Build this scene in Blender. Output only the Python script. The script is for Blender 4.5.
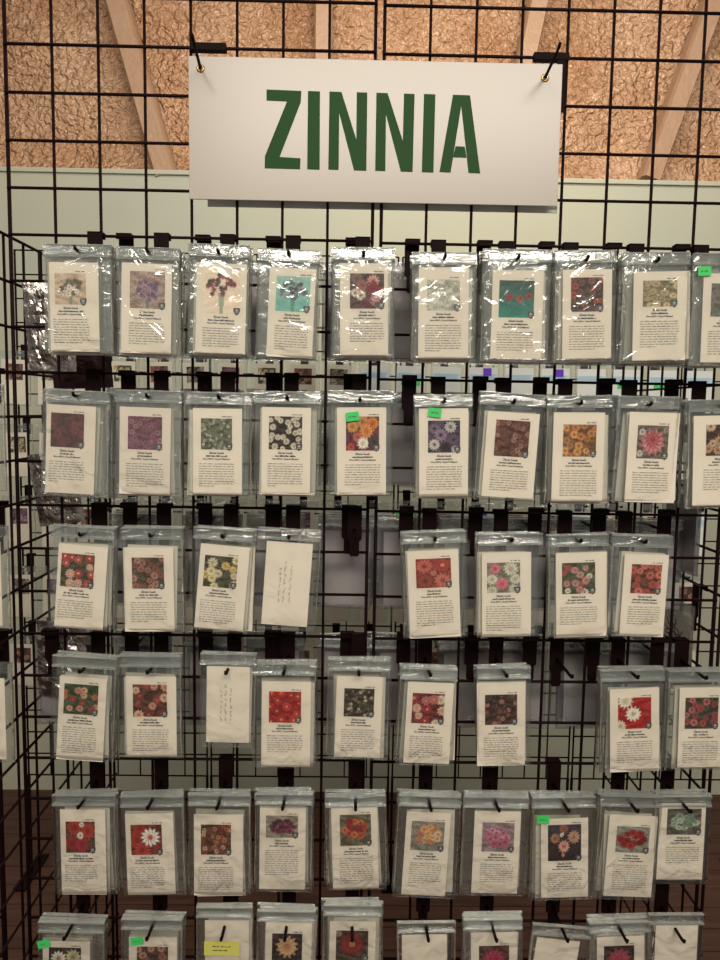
import bpy, bmesh, math, random
from mathutils import Vector, Matrix, Euler

for o in list(bpy.data.objects):
    bpy.data.objects.remove(o, do_unlink=True)
SC = bpy.context.scene
COL = SC.collection
rnd = random.Random(7)

# ------------------------------------------------------------------ camera
F_PX = 740.0
PITCH, YAW, ROLL = 0.09432, 0.01644, 0.01574
CAM = Vector((0.5741, -1.2882, 1.62))
cp, sp, cyw, syw = math.cos(PITCH), math.sin(PITCH), math.cos(YAW), math.sin(YAW)
FW = Vector((syw * cp, cyw * cp, -sp))
R0 = Vector((cyw, -syw, 0))
U0 = R0.cross(FW)
RT = math.cos(ROLL) * R0 + math.sin(ROLL) * U0
UP = -math.sin(ROLL) * R0 + math.cos(ROLL) * U0
cam_data = bpy.data.cameras.new('camera')
cam = bpy.data.objects.new('camera', cam_data)
COL.objects.link(cam)
cam_data.sensor_fit = 'HORIZONTAL'
cam_data.sensor_width = 36.0
cam_data.lens = F_PX / 720.0 * 36.0
cam_data.clip_start = 0.02
M = Matrix((RT, UP, -FW)).transposed().to_4x4()
M.translation = CAM
cam.matrix_world = M
SC.camera = cam

# ------------------------------------------------------------------ world, lamps, exposure
SC.view_settings.view_transform = 'Standard'
SC.view_settings.look = 'None'
SC.view_settings.gamma = 1.0
SC.view_settings.use_curve_mapping = False
SC.view_settings.exposure = 0.0
SC.cycles.transparent_max_bounces = 40
SC.cycles.max_bounces = 10
w = bpy.data.worlds.new('world')
SC.world = w
w.use_nodes = True
w.node_tree.nodes['Background'].inputs[0].default_value = (1.0, 0.915, 0.82, 1)
w.node_tree.nodes['Background'].inputs[1].default_value = 0.25


def lamp(name, loc, target, sx, sy, power, color):
    d = bpy.data.lights.new(name, 'AREA')
    d.shape = 'RECTANGLE'
    d.size, d.size_y, d.energy, d.color = sx, sy, power, color
    o = bpy.data.objects.new(name, d)
    COL.objects.link(o)
    o.location = loc
    v = Vector(target) - Vector(loc)
    o.rotation_euler = v.to_track_quat('-Z', 'Y').to_euler()
    return o


lamp('area_lamp', (0.9, -3.3, 3.45), (0.6, 0, 1.0), 2.4, 0.8, 116, (1.0, 0.91, 0.79))
lamp('area_lamp', (-0.9, -1.9, 3.4), (0.3, 0, 1.8), 0.5, 1.6, 12, (1.0, 0.94, 0.82))
lamp('area_lamp', (1.0, 0.62, 3.2), (1.0, 1.9, 2.2), 1.8, 0.3, 18, (1.0, 0.93, 0.82))  # added lamp behind the grid, aimed to brighten foam and upper wall


# ------------------------------------------------------------------ materials
def lin(c):
    out = []
    for v in c[:3]:
        v = max(0, min(255, v)) / 255.0
        out.append(v / 12.92 if v <= 0.04045 else ((v + 0.055) / 1.055) ** 2.4)
    return out


def alb(c, k=0.72):
    return [min(0.9, v / k) for v in lin(c)]


def mat(name, col, rough=0.6, metal=0.0, spec=0.5):
    m = bpy.data.materials.new(name)
    m.use_nodes = True
    b = m.node_tree.nodes['Principled BSDF']
    b.inputs['Base Color'].default_value = (*col, 1)
    b.inputs['Roughness'].default_value = rough
    b.inputs['Metallic'].default_value = metal
    b.inputs['Specular IOR Level'].default_value = spec
    return m


def add_bump(m, scale, strength, dist=0.002, detail=4, rnd_obj=True, kind='noise'):
    nt = m.node_tree
    b = nt.nodes['Principled BSDF']
    tc = nt.nodes.new('ShaderNodeTexCoord')
    n = nt.nodes.new('ShaderNodeTexNoise' if kind == 'noise' else 'ShaderNodeTexVoronoi')
    n.inputs['Scale'].default_value = scale
    if kind == 'noise':
        n.inputs['Detail'].default_value = detail
    nt.links.new(tc.outputs['Object'], n.inputs['Vector'])
    bp = nt.nodes.new('ShaderNodeBump')
    bp.inputs['Strength'].default_value = strength
    bp.inputs['Distance'].default_value = dist
    nt.links.new(n.outputs[0], bp.inputs['Height'])
    nt.links.new(bp.outputs[0], b.inputs['Normal'])
    return n


def vary(m, c1, c2, scale, detail=4, stretch=(1, 1, 1)):
    nt = m.node_tree
    b = nt.nodes['Principled BSDF']
    tc = nt.nodes.new('ShaderNodeTexCoord')
    mp = nt.nodes.new('ShaderNodeMapping')
    mp.inputs['Scale'].default_value = stretch
    n = nt.nodes.new('ShaderNodeTexNoise')
    n.inputs['Scale'].default_value = scale
    n.inputs['Detail'].default_value = detail
    r = nt.nodes.new('ShaderNodeValToRGB')
    r.color_ramp.elements[0].position = 0.3
    r.color_ramp.elements[1].position = 0.7
    r.color_ramp.elements[0].color = (*c1, 1)
    r.color_ramp.elements[1].color = (*c2, 1)
    nt.links.new(tc.outputs['Object'], mp.inputs[0])
    nt.links.new(mp.outputs[0], n.inputs['Vector'])
    nt.links.new(n.outputs[0], r.inputs[0])
    nt.links.new(r.outputs[0], b.inputs['Base Color'])


WIRE = mat('black_painted_wire', (0.010, 0.0025, 0.003), 0.6, spec=0.12)
PLATE = mat('black_hook_metal', (0.0075, 0.002, 0.0024), 0.6, spec=0.08)
PAPER = mat('card_paper', (0.78, 0.715, 0.61), 0.85, spec=0.2)
vary(PAPER, (0.75, 0.685, 0.58), (0.80, 0.735, 0.63), 18)
SHADEDBACK = mat('shaded_card_back_paper', (0.42, 0.385, 0.375), 0.85, spec=0.2)  # card paper greyed to paint in the shade behind the grid
INK = mat('printed_ink', (0.05, 0.04, 0.035), 0.8, spec=0.2)
INKSOFT = mat('printed_body_text', (0.16, 0.14, 0.12), 0.8, spec=0.2)
PEN = mat('pen_ink', (0.12, 0.11, 0.13), 0.7)
BADGE = mat('badge_print', (0.06, 0.062, 0.062), 0.7)
BADGEL = mat('badge_light_print', (0.42, 0.42, 0.40), 0.7)
GREEN = mat('green_price_sticker', (0.045, 0.60, 0.13), 0.6)
YELLOW = mat('yellow_label', (0.62, 0.60, 0.13), 0.7)
SIGNW = mat('sign_plastic', (0.44, 0.40, 0.345), 0.25, spec=0.35)
SIGNG = mat('sign_green_print', (0.024, 0.072, 0.022), 0.45, spec=0.05)
GREYB = mat('sign_back', (0.78, 0.79, 0.72), 0.5)
BRASS = mat('brass_grommet', (0.45, 0.27, 0.12), 0.3, 1.0)
FOIL = mat('silver_foil', (0.55, 0.50, 0.47), 0.24, 1.0)
add_bump(FOIL, 60, 0.7, 0.004)
DKPACK = mat('maroon_packet', (0.06, 0.02, 0.025), 0.3)
BLUEP = mat('pale_blue_print', (0.52, 0.68, 0.80), 0.6)
PURP = mat('purple_print', (0.12, 0.03, 0.55), 0.6)
WHITEP = mat('white_label', (0.85, 0.86, 0.84), 0.7)

PIC = bpy.data.materials.new('printed_photograph')
PIC.use_nodes = True
_b = PIC.node_tree.nodes['Principled BSDF']
_a = PIC.node_tree.nodes.new('ShaderNodeVertexColor')
_a.layer_name = 'print'
PIC.node_tree.links.new(_a.outputs[0], _b.inputs['Base Color'])
_b.inputs['Roughness'].default_value = 0.7
_b.inputs['Specular IOR Level'].default_value = 0.2


def film(name, haze, gloss, tint, bump_scale, bump_str, rough=0.16, glint=0.3, hcol=(0.62, 0.69, 0.66), stretch=(1, 1, 1)):
    """thin clear plastic: see-through, a little milky, shiny and crinkled"""
    m = bpy.data.materials.new(name)
    m.use_nodes = True
    nt = m.node_tree
    nt.nodes.clear()
    N = nt.nodes.new
    out = N('ShaderNodeOutputMaterial')
    tr = N('ShaderNodeBsdfTransparent')
    tr.inputs[0].default_value = (*tint, 1)
    df = N('ShaderNodeBsdfDiffuse')
    df.inputs[0].default_value = (*hcol, 1)
    gl = N('ShaderNodeBsdfAnisotropic')
    gl.inputs['Roughness'].default_value = rough
    gl.inputs['Color'].default_value = (1, 1, 1, 1)
    mx1, mx2 = N('ShaderNodeMixShader'), N('ShaderNodeMixShader')
    mx1.inputs[0].default_value = haze
    lw = N('ShaderNodeLayerWeight')
    lw.inputs[0].default_value = glint
    mp = N('ShaderNodeMapRange')
    mp.inputs[3].default_value = gloss
    mp.inputs[4].default_value = 0.75
    tc, nz, bp, oi, ad = N('ShaderNodeTexCoord'), N('ShaderNodeTexNoise'), N('ShaderNodeBump'), N('ShaderNodeObjectInfo'), N('ShaderNodeVectorMath')
    nz.inputs['Scale'].default_value = bump_scale
    nz.inputs['Detail'].default_value = 3
    nz.inputs['Distortion'].default_value = 1.5
    ad.operation = 'MULTIPLY_ADD'
    ad.inputs[1].default_value = stretch
    L = nt.links.new
    L(tc.outputs['Object'], ad.inputs[0])
    sc = N('ShaderNodeMath')
    sc.operation = 'MULTIPLY'
    sc.inputs[1].default_value = 37.0
    L(oi.outputs['Random'], sc.inputs[0])
    L(sc.outputs[0], ad.inputs[2])
    L(ad.outputs[0], nz.inputs['Vector'])
    L(nz.outputs[0], bp.inputs['Height'])
    bp.inputs['Strength'].default_value = bump_str
    bp.inputs['Distance'].default_value = 0.004
    L(bp.outputs[0], gl.inputs['Normal'])
    L(bp.outputs[0], lw.inputs['Normal'])
    L(lw.outputs['Fresnel'], mp.inputs[0])
    L(tr.outputs[0], mx1.inputs[1])
    L(df.outputs[0], mx1.inputs[2])
    L(mp.outputs[0], mx2.inputs[0])
    L(mx1.outputs[0], mx2.inputs[1])
    L(gl.outputs[0], mx2.inputs[2])
    L(mx2.outputs[0], out.inputs[0])
    return m


FILM = film('clear_plastic_film', 0.022, 0.018, (0.965, 0.975, 0.97), 26, 0.5)
FILMC = film('crinkled_plastic_film', 0.04, 0.09, (0.96, 0.97, 0.96), 19, 1.0, rough=0.12)
ZIPM = film('milky_plastic_header', 0.034, 0.09, (0.955, 0.96, 0.955), 26, 1.0, rough=0.14, stretch=(0.4, 1, 2.2), hcol=(0.62, 0.68, 0.64))
ZIPL = film('zip_ridge_plastic', 0.34, 0.2, (0.85, 0.9, 0.88), 30, 0.3, hcol=(0.75, 0.77, 0.72))
FILMR = film('hazy_plastic_film', 0.09, 0.03, (0.86, 0.87, 0.88), 22, 0.5, hcol=(0.44, 0.44, 0.46))


# ------------------------------------------------------------------ helpers
def link_mesh(name, me, parent=None, mats=None, loc=None, rot=None):
    o = bpy.data.objects.new(name, me)
    COL.objects.link(o)
    if parent:
        o.parent = parent
    if loc is not None:
        o.location = loc
    if rot is not None:
        o.rotation_euler = rot
    return o


def mk(name, bm, m, smooth=False):
    me = bpy.data.meshes.new(name)
    bm.to_mesh(me)
    bm.free()
    for x in (m if isinstance(m, (list, tuple)) else [m]):
        me.materials.append(x)
    if smooth:
        for p in me.polygons:
            p.use_smooth = True
    return me


def box(bm, x0, x1, y0, y1, z0, z1, mi=0):
    vs = [bm.verts.new(p) for p in ((x0, y0, z0), (x1, y0, z0), (x1, y1, z0), (x0, y1, z0),
                                    (x0, y0, z1), (x1, y0, z1), (x1, y1, z1), (x0, y1, z1))]
    for f in ((0, 3, 2, 1), (4, 5, 6, 7), (0, 1, 5, 4), (1, 2, 6, 5), (2, 3, 7, 6), (3, 0, 4, 7)):
        bm.faces.new([vs[i] for i in f]).material_index = mi


def tube(bm, pts, r, n=8):
    pts = [Vector(p) for p in pts]
    rings = []
    for i, p in enumerate(pts):
        t = (pts[min(i + 1, len(pts) - 1)] - pts[max(i - 1, 0)]).normalized()
        a = Vector((0, 0, 1)) if abs(t.z) < 0.9 else Vector((1, 0, 0))
        u = t.cross(a).normalized()
        v = t.cross(u)
        rings.append([bm.verts.new(p + r * (math.cos(k * 2 * math.pi / n) * u + math.sin(k * 2 * math.pi / n) * v)) for k in range(n)])
    for a, b in zip(rings, rings[1:]):
        for k in range(n):
            bm.faces.new((a[k], a[(k + 1) % n], b[(k + 1) % n], b[k]))
    bm.faces.new(rings[0][::-1])
    bm.faces.new(rings[-1])


def quad(bm, x0, z0, x1, z1, y, mi=0):
    vs = [bm.verts.new(p) for p in ((x0, y, z0), (x1, y, z0), (x1, y, z1), (x0, y, z1))]
    bm.faces.new(vs).material_index = mi


def prism(bm, pts, y0, y1):
    f = [bm.verts.new((x, y0, z)) for x, z in pts]
    b = [bm.verts.new((x, y1, z)) for x, z in pts]
    n = len(pts)
    bm.faces.new(f)
    bm.faces.new(b[::-1])
    for i in range(n):
        bm.faces.new((f[i], b[i], b[(i + 1) % n], f[(i + 1) % n]))


def empty(name, loc, label, cat, group=None, rot=(0, 0, 0)):
    o = bpy.data.objects.new(name, None)
    COL.objects.link(o)
    o.empty_display_size = 0.02
    o.location = loc
    o.rotation_euler = rot
    tag(o, label, cat, group)
    return o


def tag(o, label, cat, group=None):
    assert 4 <= len(label.split()) <= 16, label
    o['label'] = label
    o['category'] = cat
    if group:
        o['group'] = group


def at(px, py, d):
    """the point of the plane y = -d that lies on this line of sight"""
    v = FW * F_PX + RT * (px - 360) - UP * (py - 480)
    t = (-d - CAM.y) / v.y
    return CAM + v * t


# ------------------------------------------------------------------ the setting
CELL = 0.0762
Z0 = 1.62 + 0.6651


def line_z(j):
    return Z0 - j * CELL


_v = FW * F_PX + RT * 5 - UP * (792 - 480)
WALL_Y = CAM.y + _v.y * (-CAM.z / _v.z)      # where the floor meets the wall
wall_top = at(365, 176, -WALL_Y).z
W1 = mat('painted_wall_panel', (0.52, 0.52, 0.41), 0.75)
vary(W1, (0.49, 0.51, 0.41), (0.55, 0.54, 0.41), 1.5)
bm = bmesh.new()
box(bm, -4, 5.5, WALL_Y, WALL_Y + 0.1, 0, wall_top)
o = link_mesh('wall_back', mk('wall_back', bm, W1))
o['kind'] = 'structure'
bm = bmesh.new()
box(bm, -4, 5.5, WALL_Y - 0.012, WALL_Y, wall_top - 0.012, wall_top)
tube(bm, [(-4, WALL_Y - 0.006, wall_top), (5.5, WALL_Y - 0.006, wall_top)], 0.006)
o = link_mesh('trim_1', mk('trim_1', bm, W1))
o['kind'] = 'structure'

# sprayed foam insulation above the panels
FOAM = mat('sprayed_foam', (0.60, 0.36, 0.19), 0.33, spec=0.8)
nt = FOAM.node_tree
vary(FOAM, (0.54, 0.275, 0.135), (0.74, 0.45, 0.27), 3.5)
n = add_bump(FOAM, 44, 1.0, 0.05, 1.5)
n.inputs['Distortion'].default_value = 0.35


def hnoise(x, y, s=1.0):
    from mathutils import noise
    return noise.noise(Vector((x * s, y * s, 3.7)))


bm = bmesh.new()
NX, NZ = 150, 46
grid = []
for i in range(NX + 1):
    row = []
    for k in range(NZ + 1):
        x = -2.2 + 6.0 * i / NX
        z = wall_top - 0.01 + 1.8 * k / NZ
        lip = 0.05 * math.exp(-(z - wall_top) / 0.05)
        y = WALL_Y + 0.12 - 0.03 * hnoise(x, z, 5) - 0.018 * hnoise(x, z, 19) - lip - 0.02 * hnoise(x, z, 30) * math.exp(-(z - wall_top) / 0.1)
        row.append(bm.verts.new((x, y, z)))
    grid.append(row)
for i in range(NX):
    for k in range(NZ):
        bm.faces.new((grid[i][k], grid[i + 1][k], grid[i + 1][k + 1], grid[i][k + 1]))
for i in range(NX):
    a, b = grid[i][0], grid[i + 1][0]
    c = bm.verts.new((b.co.x, WALL_Y + 0.2, b.co.z))
    d = bm.verts.new((a.co.x, WALL_Y + 0.2, a.co.z))
    bm.faces.new((a, d, c, b))
o = link_mesh('wall_back_insulation', mk('wall_back_insulation', bm, FOAM, True))
o['kind'] = 'structure'
# foam coated braces running over the insulation
BRACE = mat('foam_coated_brace', (0.46, 0.28, 0.17), 0.5)
add_bump(BRACE, 40, 0.5, 0.01)
for k, (xa, ya, xb, yb, wd) in enumerate([(108, -30, 166, 176, 0.085), (722, -20, 650, 180, 0.075), (324, -40, 322, 180, 0.07), (548, -40, 500, 180, 0.075), (30, -60, 8, -20, 0.05)]):
    A, B = at(xa, ya, -WALL_Y - 0.02), at(xb, yb, -WALL_Y - 0.02)
    if k == 4:
        continue
    dv = (B - A).normalized()
    A = A - dv * 0.8
    s = Vector((dv.z, 0, -dv.x)) * wd / 2
    bm = bmesh.new()
    ns = 26
    rings = []
    for i in range(ns + 1):
        p = A.lerp(B, i / ns)
        jt = 0.004 * hnoise(p.x * 3, p.z * 3, 8)
        prof = [(-1, 0.06), (-1, -0.01), (-0.8, -0.03), (0.8, -0.03), (1, -0.01), (1, 0.06)]
        rings.append([bm.verts.new(p + s * (u + jt * 8) + Vector((0, v + jt, 0))) for u, v in prof])
    for a, b in zip(rings, rings[1:]):
        for q in range(5):
            bm.faces.new((a[q], a[q + 1], b[q + 1], b[q]))
    bm.faces.new(rings[-1])
    bm.normal_update()
    o = link_mesh('trim_%d' % (k + 2), mk('trim', bm, BRACE, False))
    o['kind'] = 'structure'

FLOORM = mat('dark_red_brown_boards', (0.09, 0.035, 0.022), 0.55)
vary(FLOORM, (0.055, 0.019, 0.013), (0.115, 0.045, 0.027), 6, 5, (0.6, 7, 1))
bm = bmesh.new()
y = -3.2
while y < 2.0:
    box(bm, -4, 5.5, y, y + 0.096, -0.02, 0)
    y += 0.1
box(bm, -4, 5.5, -3.2, 2.0, -0.03, -0.008)
o = link_mesh('floor', mk('floor', bm, FLOORM))
o['kind'] = 'structure'


# ------------------------------------------------------------------ gridwall panels
def wire_mesh(name, a, b, r):
    bm = bmesh.new()
    tube(bm, [a, b], r, 6)
    return mk(name, bm, WIRE, True)


def grid_panel(name, x0, y0, ztop, ncol, nrow, label, rz=0.0, r=0.0026, post=0.014):
    """wire grid panel: columns run along its own x axis"""
    root = empty(name, (x0, y0, ztop - nrow * CELL), label, 'grid panel', rot=(0, 0, rz))
    Wd, Hd = ncol * CELL, nrow * CELL
    vm = wire_mesh('vertical_wire', (0, 0, -0.001), (0, 0, Hd + 0.001), r)
    ve = wire_mesh('edge_wire', (0, 0, -0.001), (0, 0, Hd + 0.001), r * 1.25)
    hm = wire_mesh('horizontal_wire', (-0.001, 0, 0), (Wd + 0.001, 0, 0), r)
    for i in range(ncol + 1):
        link_mesh('vertical_wire', ve if i in (0, ncol) else vm, root, loc=(i * CELL, 0, 0))
    for k in range(nrow + 1):
        link_mesh('horizontal_wire', hm, root, loc=(0, -0.0045, k * CELL))
    for i in (0, ncol):
        bm = bmesh.new()
        zf = ztop - nrow * CELL
        box(bm, -post, post, -post * 0.85, post * 0.85, -zf, 0.0)
        box(bm, -0.02, 0.02, -0.1, 0.1, -zf, -zf + 0.008)
        link_mesh('foot', mk('foot', bm, WIRE), root, loc=(i * CELL, 0, 0))
    return root


GAP, RDZ = 0.6096 + 0.0147, -0.0025
grid_panel('gridwall_panel', 0, 0, line_z(-1), 8, 29, 'tall black wire grid panel on the left, behind the sign and left bags')
grid_panel('gridwall_panel', GAP, 0, line_z(-1) + RDZ, 8, 29, 'tall black wire grid panel on the right of the central seam')
grid_panel('end_grid_panel', -0.012, -2 * CELL, line_z(5), 9, 23, 'black wire end panel running back from the left edge of the display', math.pi / 2)
grid_panel('end_grid_panel', GAP + 8 * CELL + 0.014, 0.005, line_z(5), 7, 23, 'black wire end panel running back from the right edge of the display', math.pi / 2)
grid_panel('gridwall_panel', -0.0762 * 8 - 0.045, 0, line_z(4), 8, 24, 'black wire grid panel just beyond the left edge, left of the end panel')
FAR_Y = 1.16
fx = at(393, 740, -FAR_Y).x
FZT = at(365, 257, -FAR_Y).z
words = ['leftmost', 'second from left', 'second from right', 'rightmost']
for i in range(4):
    grid_panel('far_grid_panel', fx + (i - 2) * 0.6236, FAR_Y, FZT, 8, 23, 'thin black wire grid panel of the rear rack, ' + words[i], post=0.004)


# ------------------------------------------------------------------ hooks
def hook_meshes(length):
    bm = bmesh.new()
    prism(bm, [(-0.0125, 0.006), (0.0125, 0.006), (0.0125, -0.052), (0.0085, -0.056), (0.0085, -0.079), (0.006, -0.082), (-0.006, -0.082), (-0.0085, -0.079), (-0.0085, -0.056), (-0.0125, -0.052)], -0.0125, -0.0105)
    box(bm, -0.0125, 0.0125, -0.0125, 0.005, 0.004, 0.006)
    box(bm, -0.0125, 0.0125, 0.003, 0.005, -0.004, 0.006)
    p = mk('back_plate', bm, PLATE)
    bm = bmesh.new()
    tube(bm, [(0, -0.0125, 0), (0, -length + 0.006, 0), (0, -length + 0.001, 0.0015), (0, -length, 0.0055)], 0.0027, 8)
    r = mk('rod', bm, PLATE, True)
    return p, r


HP, HR = hook_meshes(0.106)
FP, FR = hook_meshes(0.10)


def hook(x, z_line, drop, label, group, back=False, y0=0.0, meshes=None):
    pm, rm = meshes or (HP, HR)
    root = empty('peg_hook', (x, y0, z_line), label, 'hook', group, (0, 0, math.pi if back else 0))
    link_mesh('back_plate', pm, root)
    link_mesh('rod', rm, root, loc=(0, 0, -drop))
    return root


# ------------------------------------------------------------------ flower photographs
PN = 46


def clampc(c):
    return [max(0, min(255, v)) for v in c]


def paint(spec, seed):
    r = random.Random(seed)
    kind, bg = spec[0], spec[1]
    fl = []  # x, y, R, colour, centre, petals
    if kind == 'field':
        _, bg, pal, ctr, R, n = spec
        k = 0
        pts = []
        tries = 0
        while len(pts) < n and tries < 900:
            tries += 1
            x, y = r.uniform(0.02, 0.98), r.uniform(0.02, 0.98)
            if all((x - a) ** 2 + (y - b) ** 2 > (1.35 * R) ** 2 for a, b in pts):
                pts.append((x, y))
        for x, y in pts:
            c = pal[k % len(pal)]
            k += 1
            fl.append((x, y, R * r.uniform(0.85, 1.2), c, ctr, r.choice((9, 11, 13))))
    elif kind == 'bunch':
        _, bg, pal, ctr, R, n, cy = spec
        pts = []
        tries = 0
        while len(pts) < n and tries < 900:
            tries += 1
            a, q = r.uniform(0, 6.28), math.sqrt(r.random())
            x, y = 0.5 + 0.36 * q * math.cos(a), cy + 0.27 * q * math.sin(a)
            if all((x - u) ** 2 + (y - v) ** 2 > (1.1 * R) ** 2 for u, v in pts):
                pts.append((x, y))
        for k, (x, y) in enumerate(pts):
            fl.append((x, y, R * r.uniform(0.85, 1.15), pal[k % len(pal)], ctr, 11))
    elif kind == 'set':
        fl = [(a, b, c, d, e, 12) for a, b, c, d, e in spec[2]]
    img = []
    ph = [r.uniform(0, 6.28) for _ in range(8)]
    for j in range(PN):
        for i in range(PN):
            x, y = i / (PN - 1), 1 - j / (PN - 1)      # y down from the top
            g = r.uniform(-26, 26) + 14 * math.sin(9 * x + ph[0] + 5 * math.sin(7 * y + ph[1]))
            if isinstance(bg[0], (list, tuple)):
                t = y
                base = [bg[0][q] * (1 - t) + bg[1][q] * t for q in range(3)]
                g *= 0.4
            else:
                base = list(bg)
                if sum(base) > 480:
                    g *= 0.3
            c = [v + g for v in base]
            if kind == 'bunch' and 0.42 + (y - 0.6) * 0.1 < x < 0.58 - (y - 0.6) * 0.1 and y > spec[6] + 0.15:
                c = [base[q] * 0.55 + (60, 95, 70)[q] * 0.45 for q in range(3)]
            for (fx_, fy_, R, col, ctr, np_) in fl:
                dx, dy = x - fx_, y - fy_
                d = math.hypot(dx, dy)
                th = math.atan2(dy, dx)
                Re = R * (0.86 + 0.14 * math.cos(np_ * th + fx_ * 20))
                if d < Re:
                    if d < 0.24 * R:
                        c = [v + r.uniform(-12, 12) for v in ctr]
                    else:
                        k = 0.72 + 0.33 * (d / Re) + 0.12 * math.cos(np_ * th + d / R * 9) + r.uniform(-0.13, 0.13) - (0.25 if d > 0.86 * Re else 0)
                        m_ = sum(col) / 3
                        c = [(v * 0.78 + m_ * 0.22) * k for v in col]
            if kind == 'quads':
                q = (0 if x < 0.5 else 1) + (0 if y < 0.5 else 2)
                k = 0.8 + 0.3 * math.sin(28 * x + ph[q]) * math.sin(28 * y + ph[q + 2]) + r.uniform(-0.1, 0.1)
                c = [v * k for v in spec[2][q]]
                if math.hypot(x - (0.3 + 0.45 * (q % 2)), y - (0.25 + 0.5 * (q // 2))) < 0.08:
                    c = [60, 35, 30]
            img.append(alb(clampc(c)))
    return img


def picture_mesh(w_, h_, spec, seed):
    img = paint(spec, seed)
    vs = [(w_ * (i / (PN - 1) - 0.5), 0, h_ * (j / (PN - 1) - 0.5)) for j in range(PN) for i in range(PN)]
    fs = [(j * PN + i, j * PN + i + 1, (j + 1) * PN + i + 1, (j + 1) * PN + i) for j in range(PN - 1) for i in range(PN - 1)]
    me = bpy.data.meshes.new('photograph')
    me.from_pydata(vs, [], fs)
    ca = me.color_attributes.new('print', 'FLOAT_COLOR', 'POINT')
    flat = []
    for c in img:
        flat += [c[0], c[1], c[2], 1.0]
    ca.data.foreach_set('color', flat)
    me.materials.append(PIC)
    return me


def shield_mesh(s):
    bm = bmesh.new()
    pts = [(-0.5, 0.5), (0.5, 0.5), (0.5, 0.0), (0.3, -0.4), (0, -0.62), (-0.3, -0.4), (-0.5, 0.0)]
    bm.faces.new([bm.verts.new((x * s, 0, z * s)) for x, z in pts]).material_index = 0
    bm.faces.new([bm.verts.new((s * 0.24 * math.cos(a * 1.0472), -0.00008, s * (0.12 + 0.2 * math.sin(a * 1.0472)))) for a in range(6)]).material_index = 1
    quad(bm, -0.3 * s, -0.24 * s, 0.3 * s, -0.16 * s, -0.00008, 1)
    bm.normal_update()
    return mk('badge', bm, [BADGE, BADGEL])


SHIELD = shield_mesh(0.0105)


def text_mesh(body, size, m, bold=0.0):
    cu = bpy.data.curves.new('t', 'FONT')
    cu.body = body
    cu.size = size
    cu.align_x = 'CENTER'
    cu.align_y = 'CENTER'
    cu.offset = bold
    cu.resolution_u = 1
    ob = bpy.data.objects.new('t', cu)
    COL.objects.link(ob)
    dg = bpy.context.evaluated_depsgraph_get()
    dg.update()
    me = bpy.data.meshes.new_from_object(ob.evaluated_get(dg))
    bpy.data.objects.remove(ob, do_unlink=True)
    me.transform(Matrix.Rotation(math.pi / 2, 4, 'X'))
    me.materials.clear()
    me.materials.append(m)
    return me


T1 = text_mesh('Zinnia Seeds', 0.0046, INK, 0.00018)
T3 = text_mesh('Non-GMO, Open-Pollinated', 0.0037, INK, 0.00015)


def word_rows(bm, xl, xr, ztop, pitch, hgt, rows, r, last=0.45, center=False, gapw=0.0016):
    for k in range(rows):
        z = ztop - k * pitch
        end = xr if k < rows - 1 else xl + (xr - xl) * last
        x = xl
        while x < end - 0.001:
            wl = min(r.uniform(0.0025, 0.009), end - x)
            # a word: x-height strokes with a few taller letters
            u = x
            while u < x + wl - 0.0003:
                hh = hgt * (1.0 if r.random() < 0.3 else 0.66)
                quad(bm, u, z - hgt / 2, u + 0.00085, z - hgt / 2 + hh, 0)
                u += 0.00125
            quad(bm, x, z - hgt * 0.14, x + wl, z - hgt * 0.02, 0)
            x += wl + gapw * r.uniform(0.7, 1.6)


# ------------------------------------------------------------------ bags
def pouch_mesh(W, H, seed, amp=1.0, m=None):
    """closed flat bag hanging below its top edge at z=0, front side at -y"""
    from mathutils import noise
    nx, nz = 16, 26
    s = seed * 7.31
    def puff(u, v):
        e = min(1, 6 * min(u, 1 - u)) * min(1, 7 * min(v, 1 - v))
        return e

    vs, fs = [], []
    for side in (-1, 1):
        for j in range(nz + 1):
            for i in range(nx + 1):
                u, v = i / nx, j / nz
                x, z = W * (u - 0.5), -H * v
                e = puff(u, v)
                n1 = noise.noise(Vector((x * 34 + s, z * 22, s)))
                n2 = noise.noise(Vector((x * 95 + s, z * 80, s * 2)))
                wave = 0.0007 * noise.noise(Vector((x * 9, z * 9, s + 5)))
                y = side * (0.0002 + e * (0.0017 + 0.0009 * n1 * amp + 0.0006 * n2 * amp)) + wave * (1 - e * 0.8)
                ex = 0.0009 * n1 if i in (0, nx) else 0
                vs.append((x + ex, y, z))
    N = (nx + 1) * (nz + 1)
    for side in (0, 1):
        for j in range(nz):
            for i in range(nx):
                a = side * N + j * (nx + 1) + i
                f = (a, a + nx + 1, a + nx + 2, a + 1)
                fs.append(f if side == 0 else f[::-1])
    edge = [(j * (nx + 1), (j + 1) * (nx + 1)) for j in range(nz)] + [(nz * (nx + 1) + i, nz * (nx + 1) + i + 1) for i in range(nx)]
    edge += [((j + 1) * (nx + 1) + nx, j * (nx + 1) + nx) for j in range(nz)]
    for a, b in edge:
        fs.append((a, a + N, b + N, b))
    me = bpy.data.meshes.new('pouch')
    me.from_pydata(vs, [], fs)
    me.materials.append(m or FILM)
    for p in me.polygons:
        p.use_smooth = True
    return me


def header_mesh(W, seed, rows=2):
    """the milky reclosable band across the top, with its zip ridges"""
    bm = bmesh.new()
    r = random.Random(seed)
    n = 14
    for y in (-0.0031, 0.0031):
        top = [bm.verts.new((W * (i / n - 0.5), y * 0.35 + 0.0006 * r.uniform(-1, 1), 0.0012 + 0.0005 * r.uniform(-1, 1))) for i in range(n + 1)]
        bot = [bm.verts.new((W * (i / n - 0.5), y, -0.0185)) for i in range(n + 1)]
        for i in range(n):
            bm.faces.new((top[i], bot[i], bot[i + 1], top[i + 1]))
    return mk('header', bm, ZIPM, True)


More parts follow.
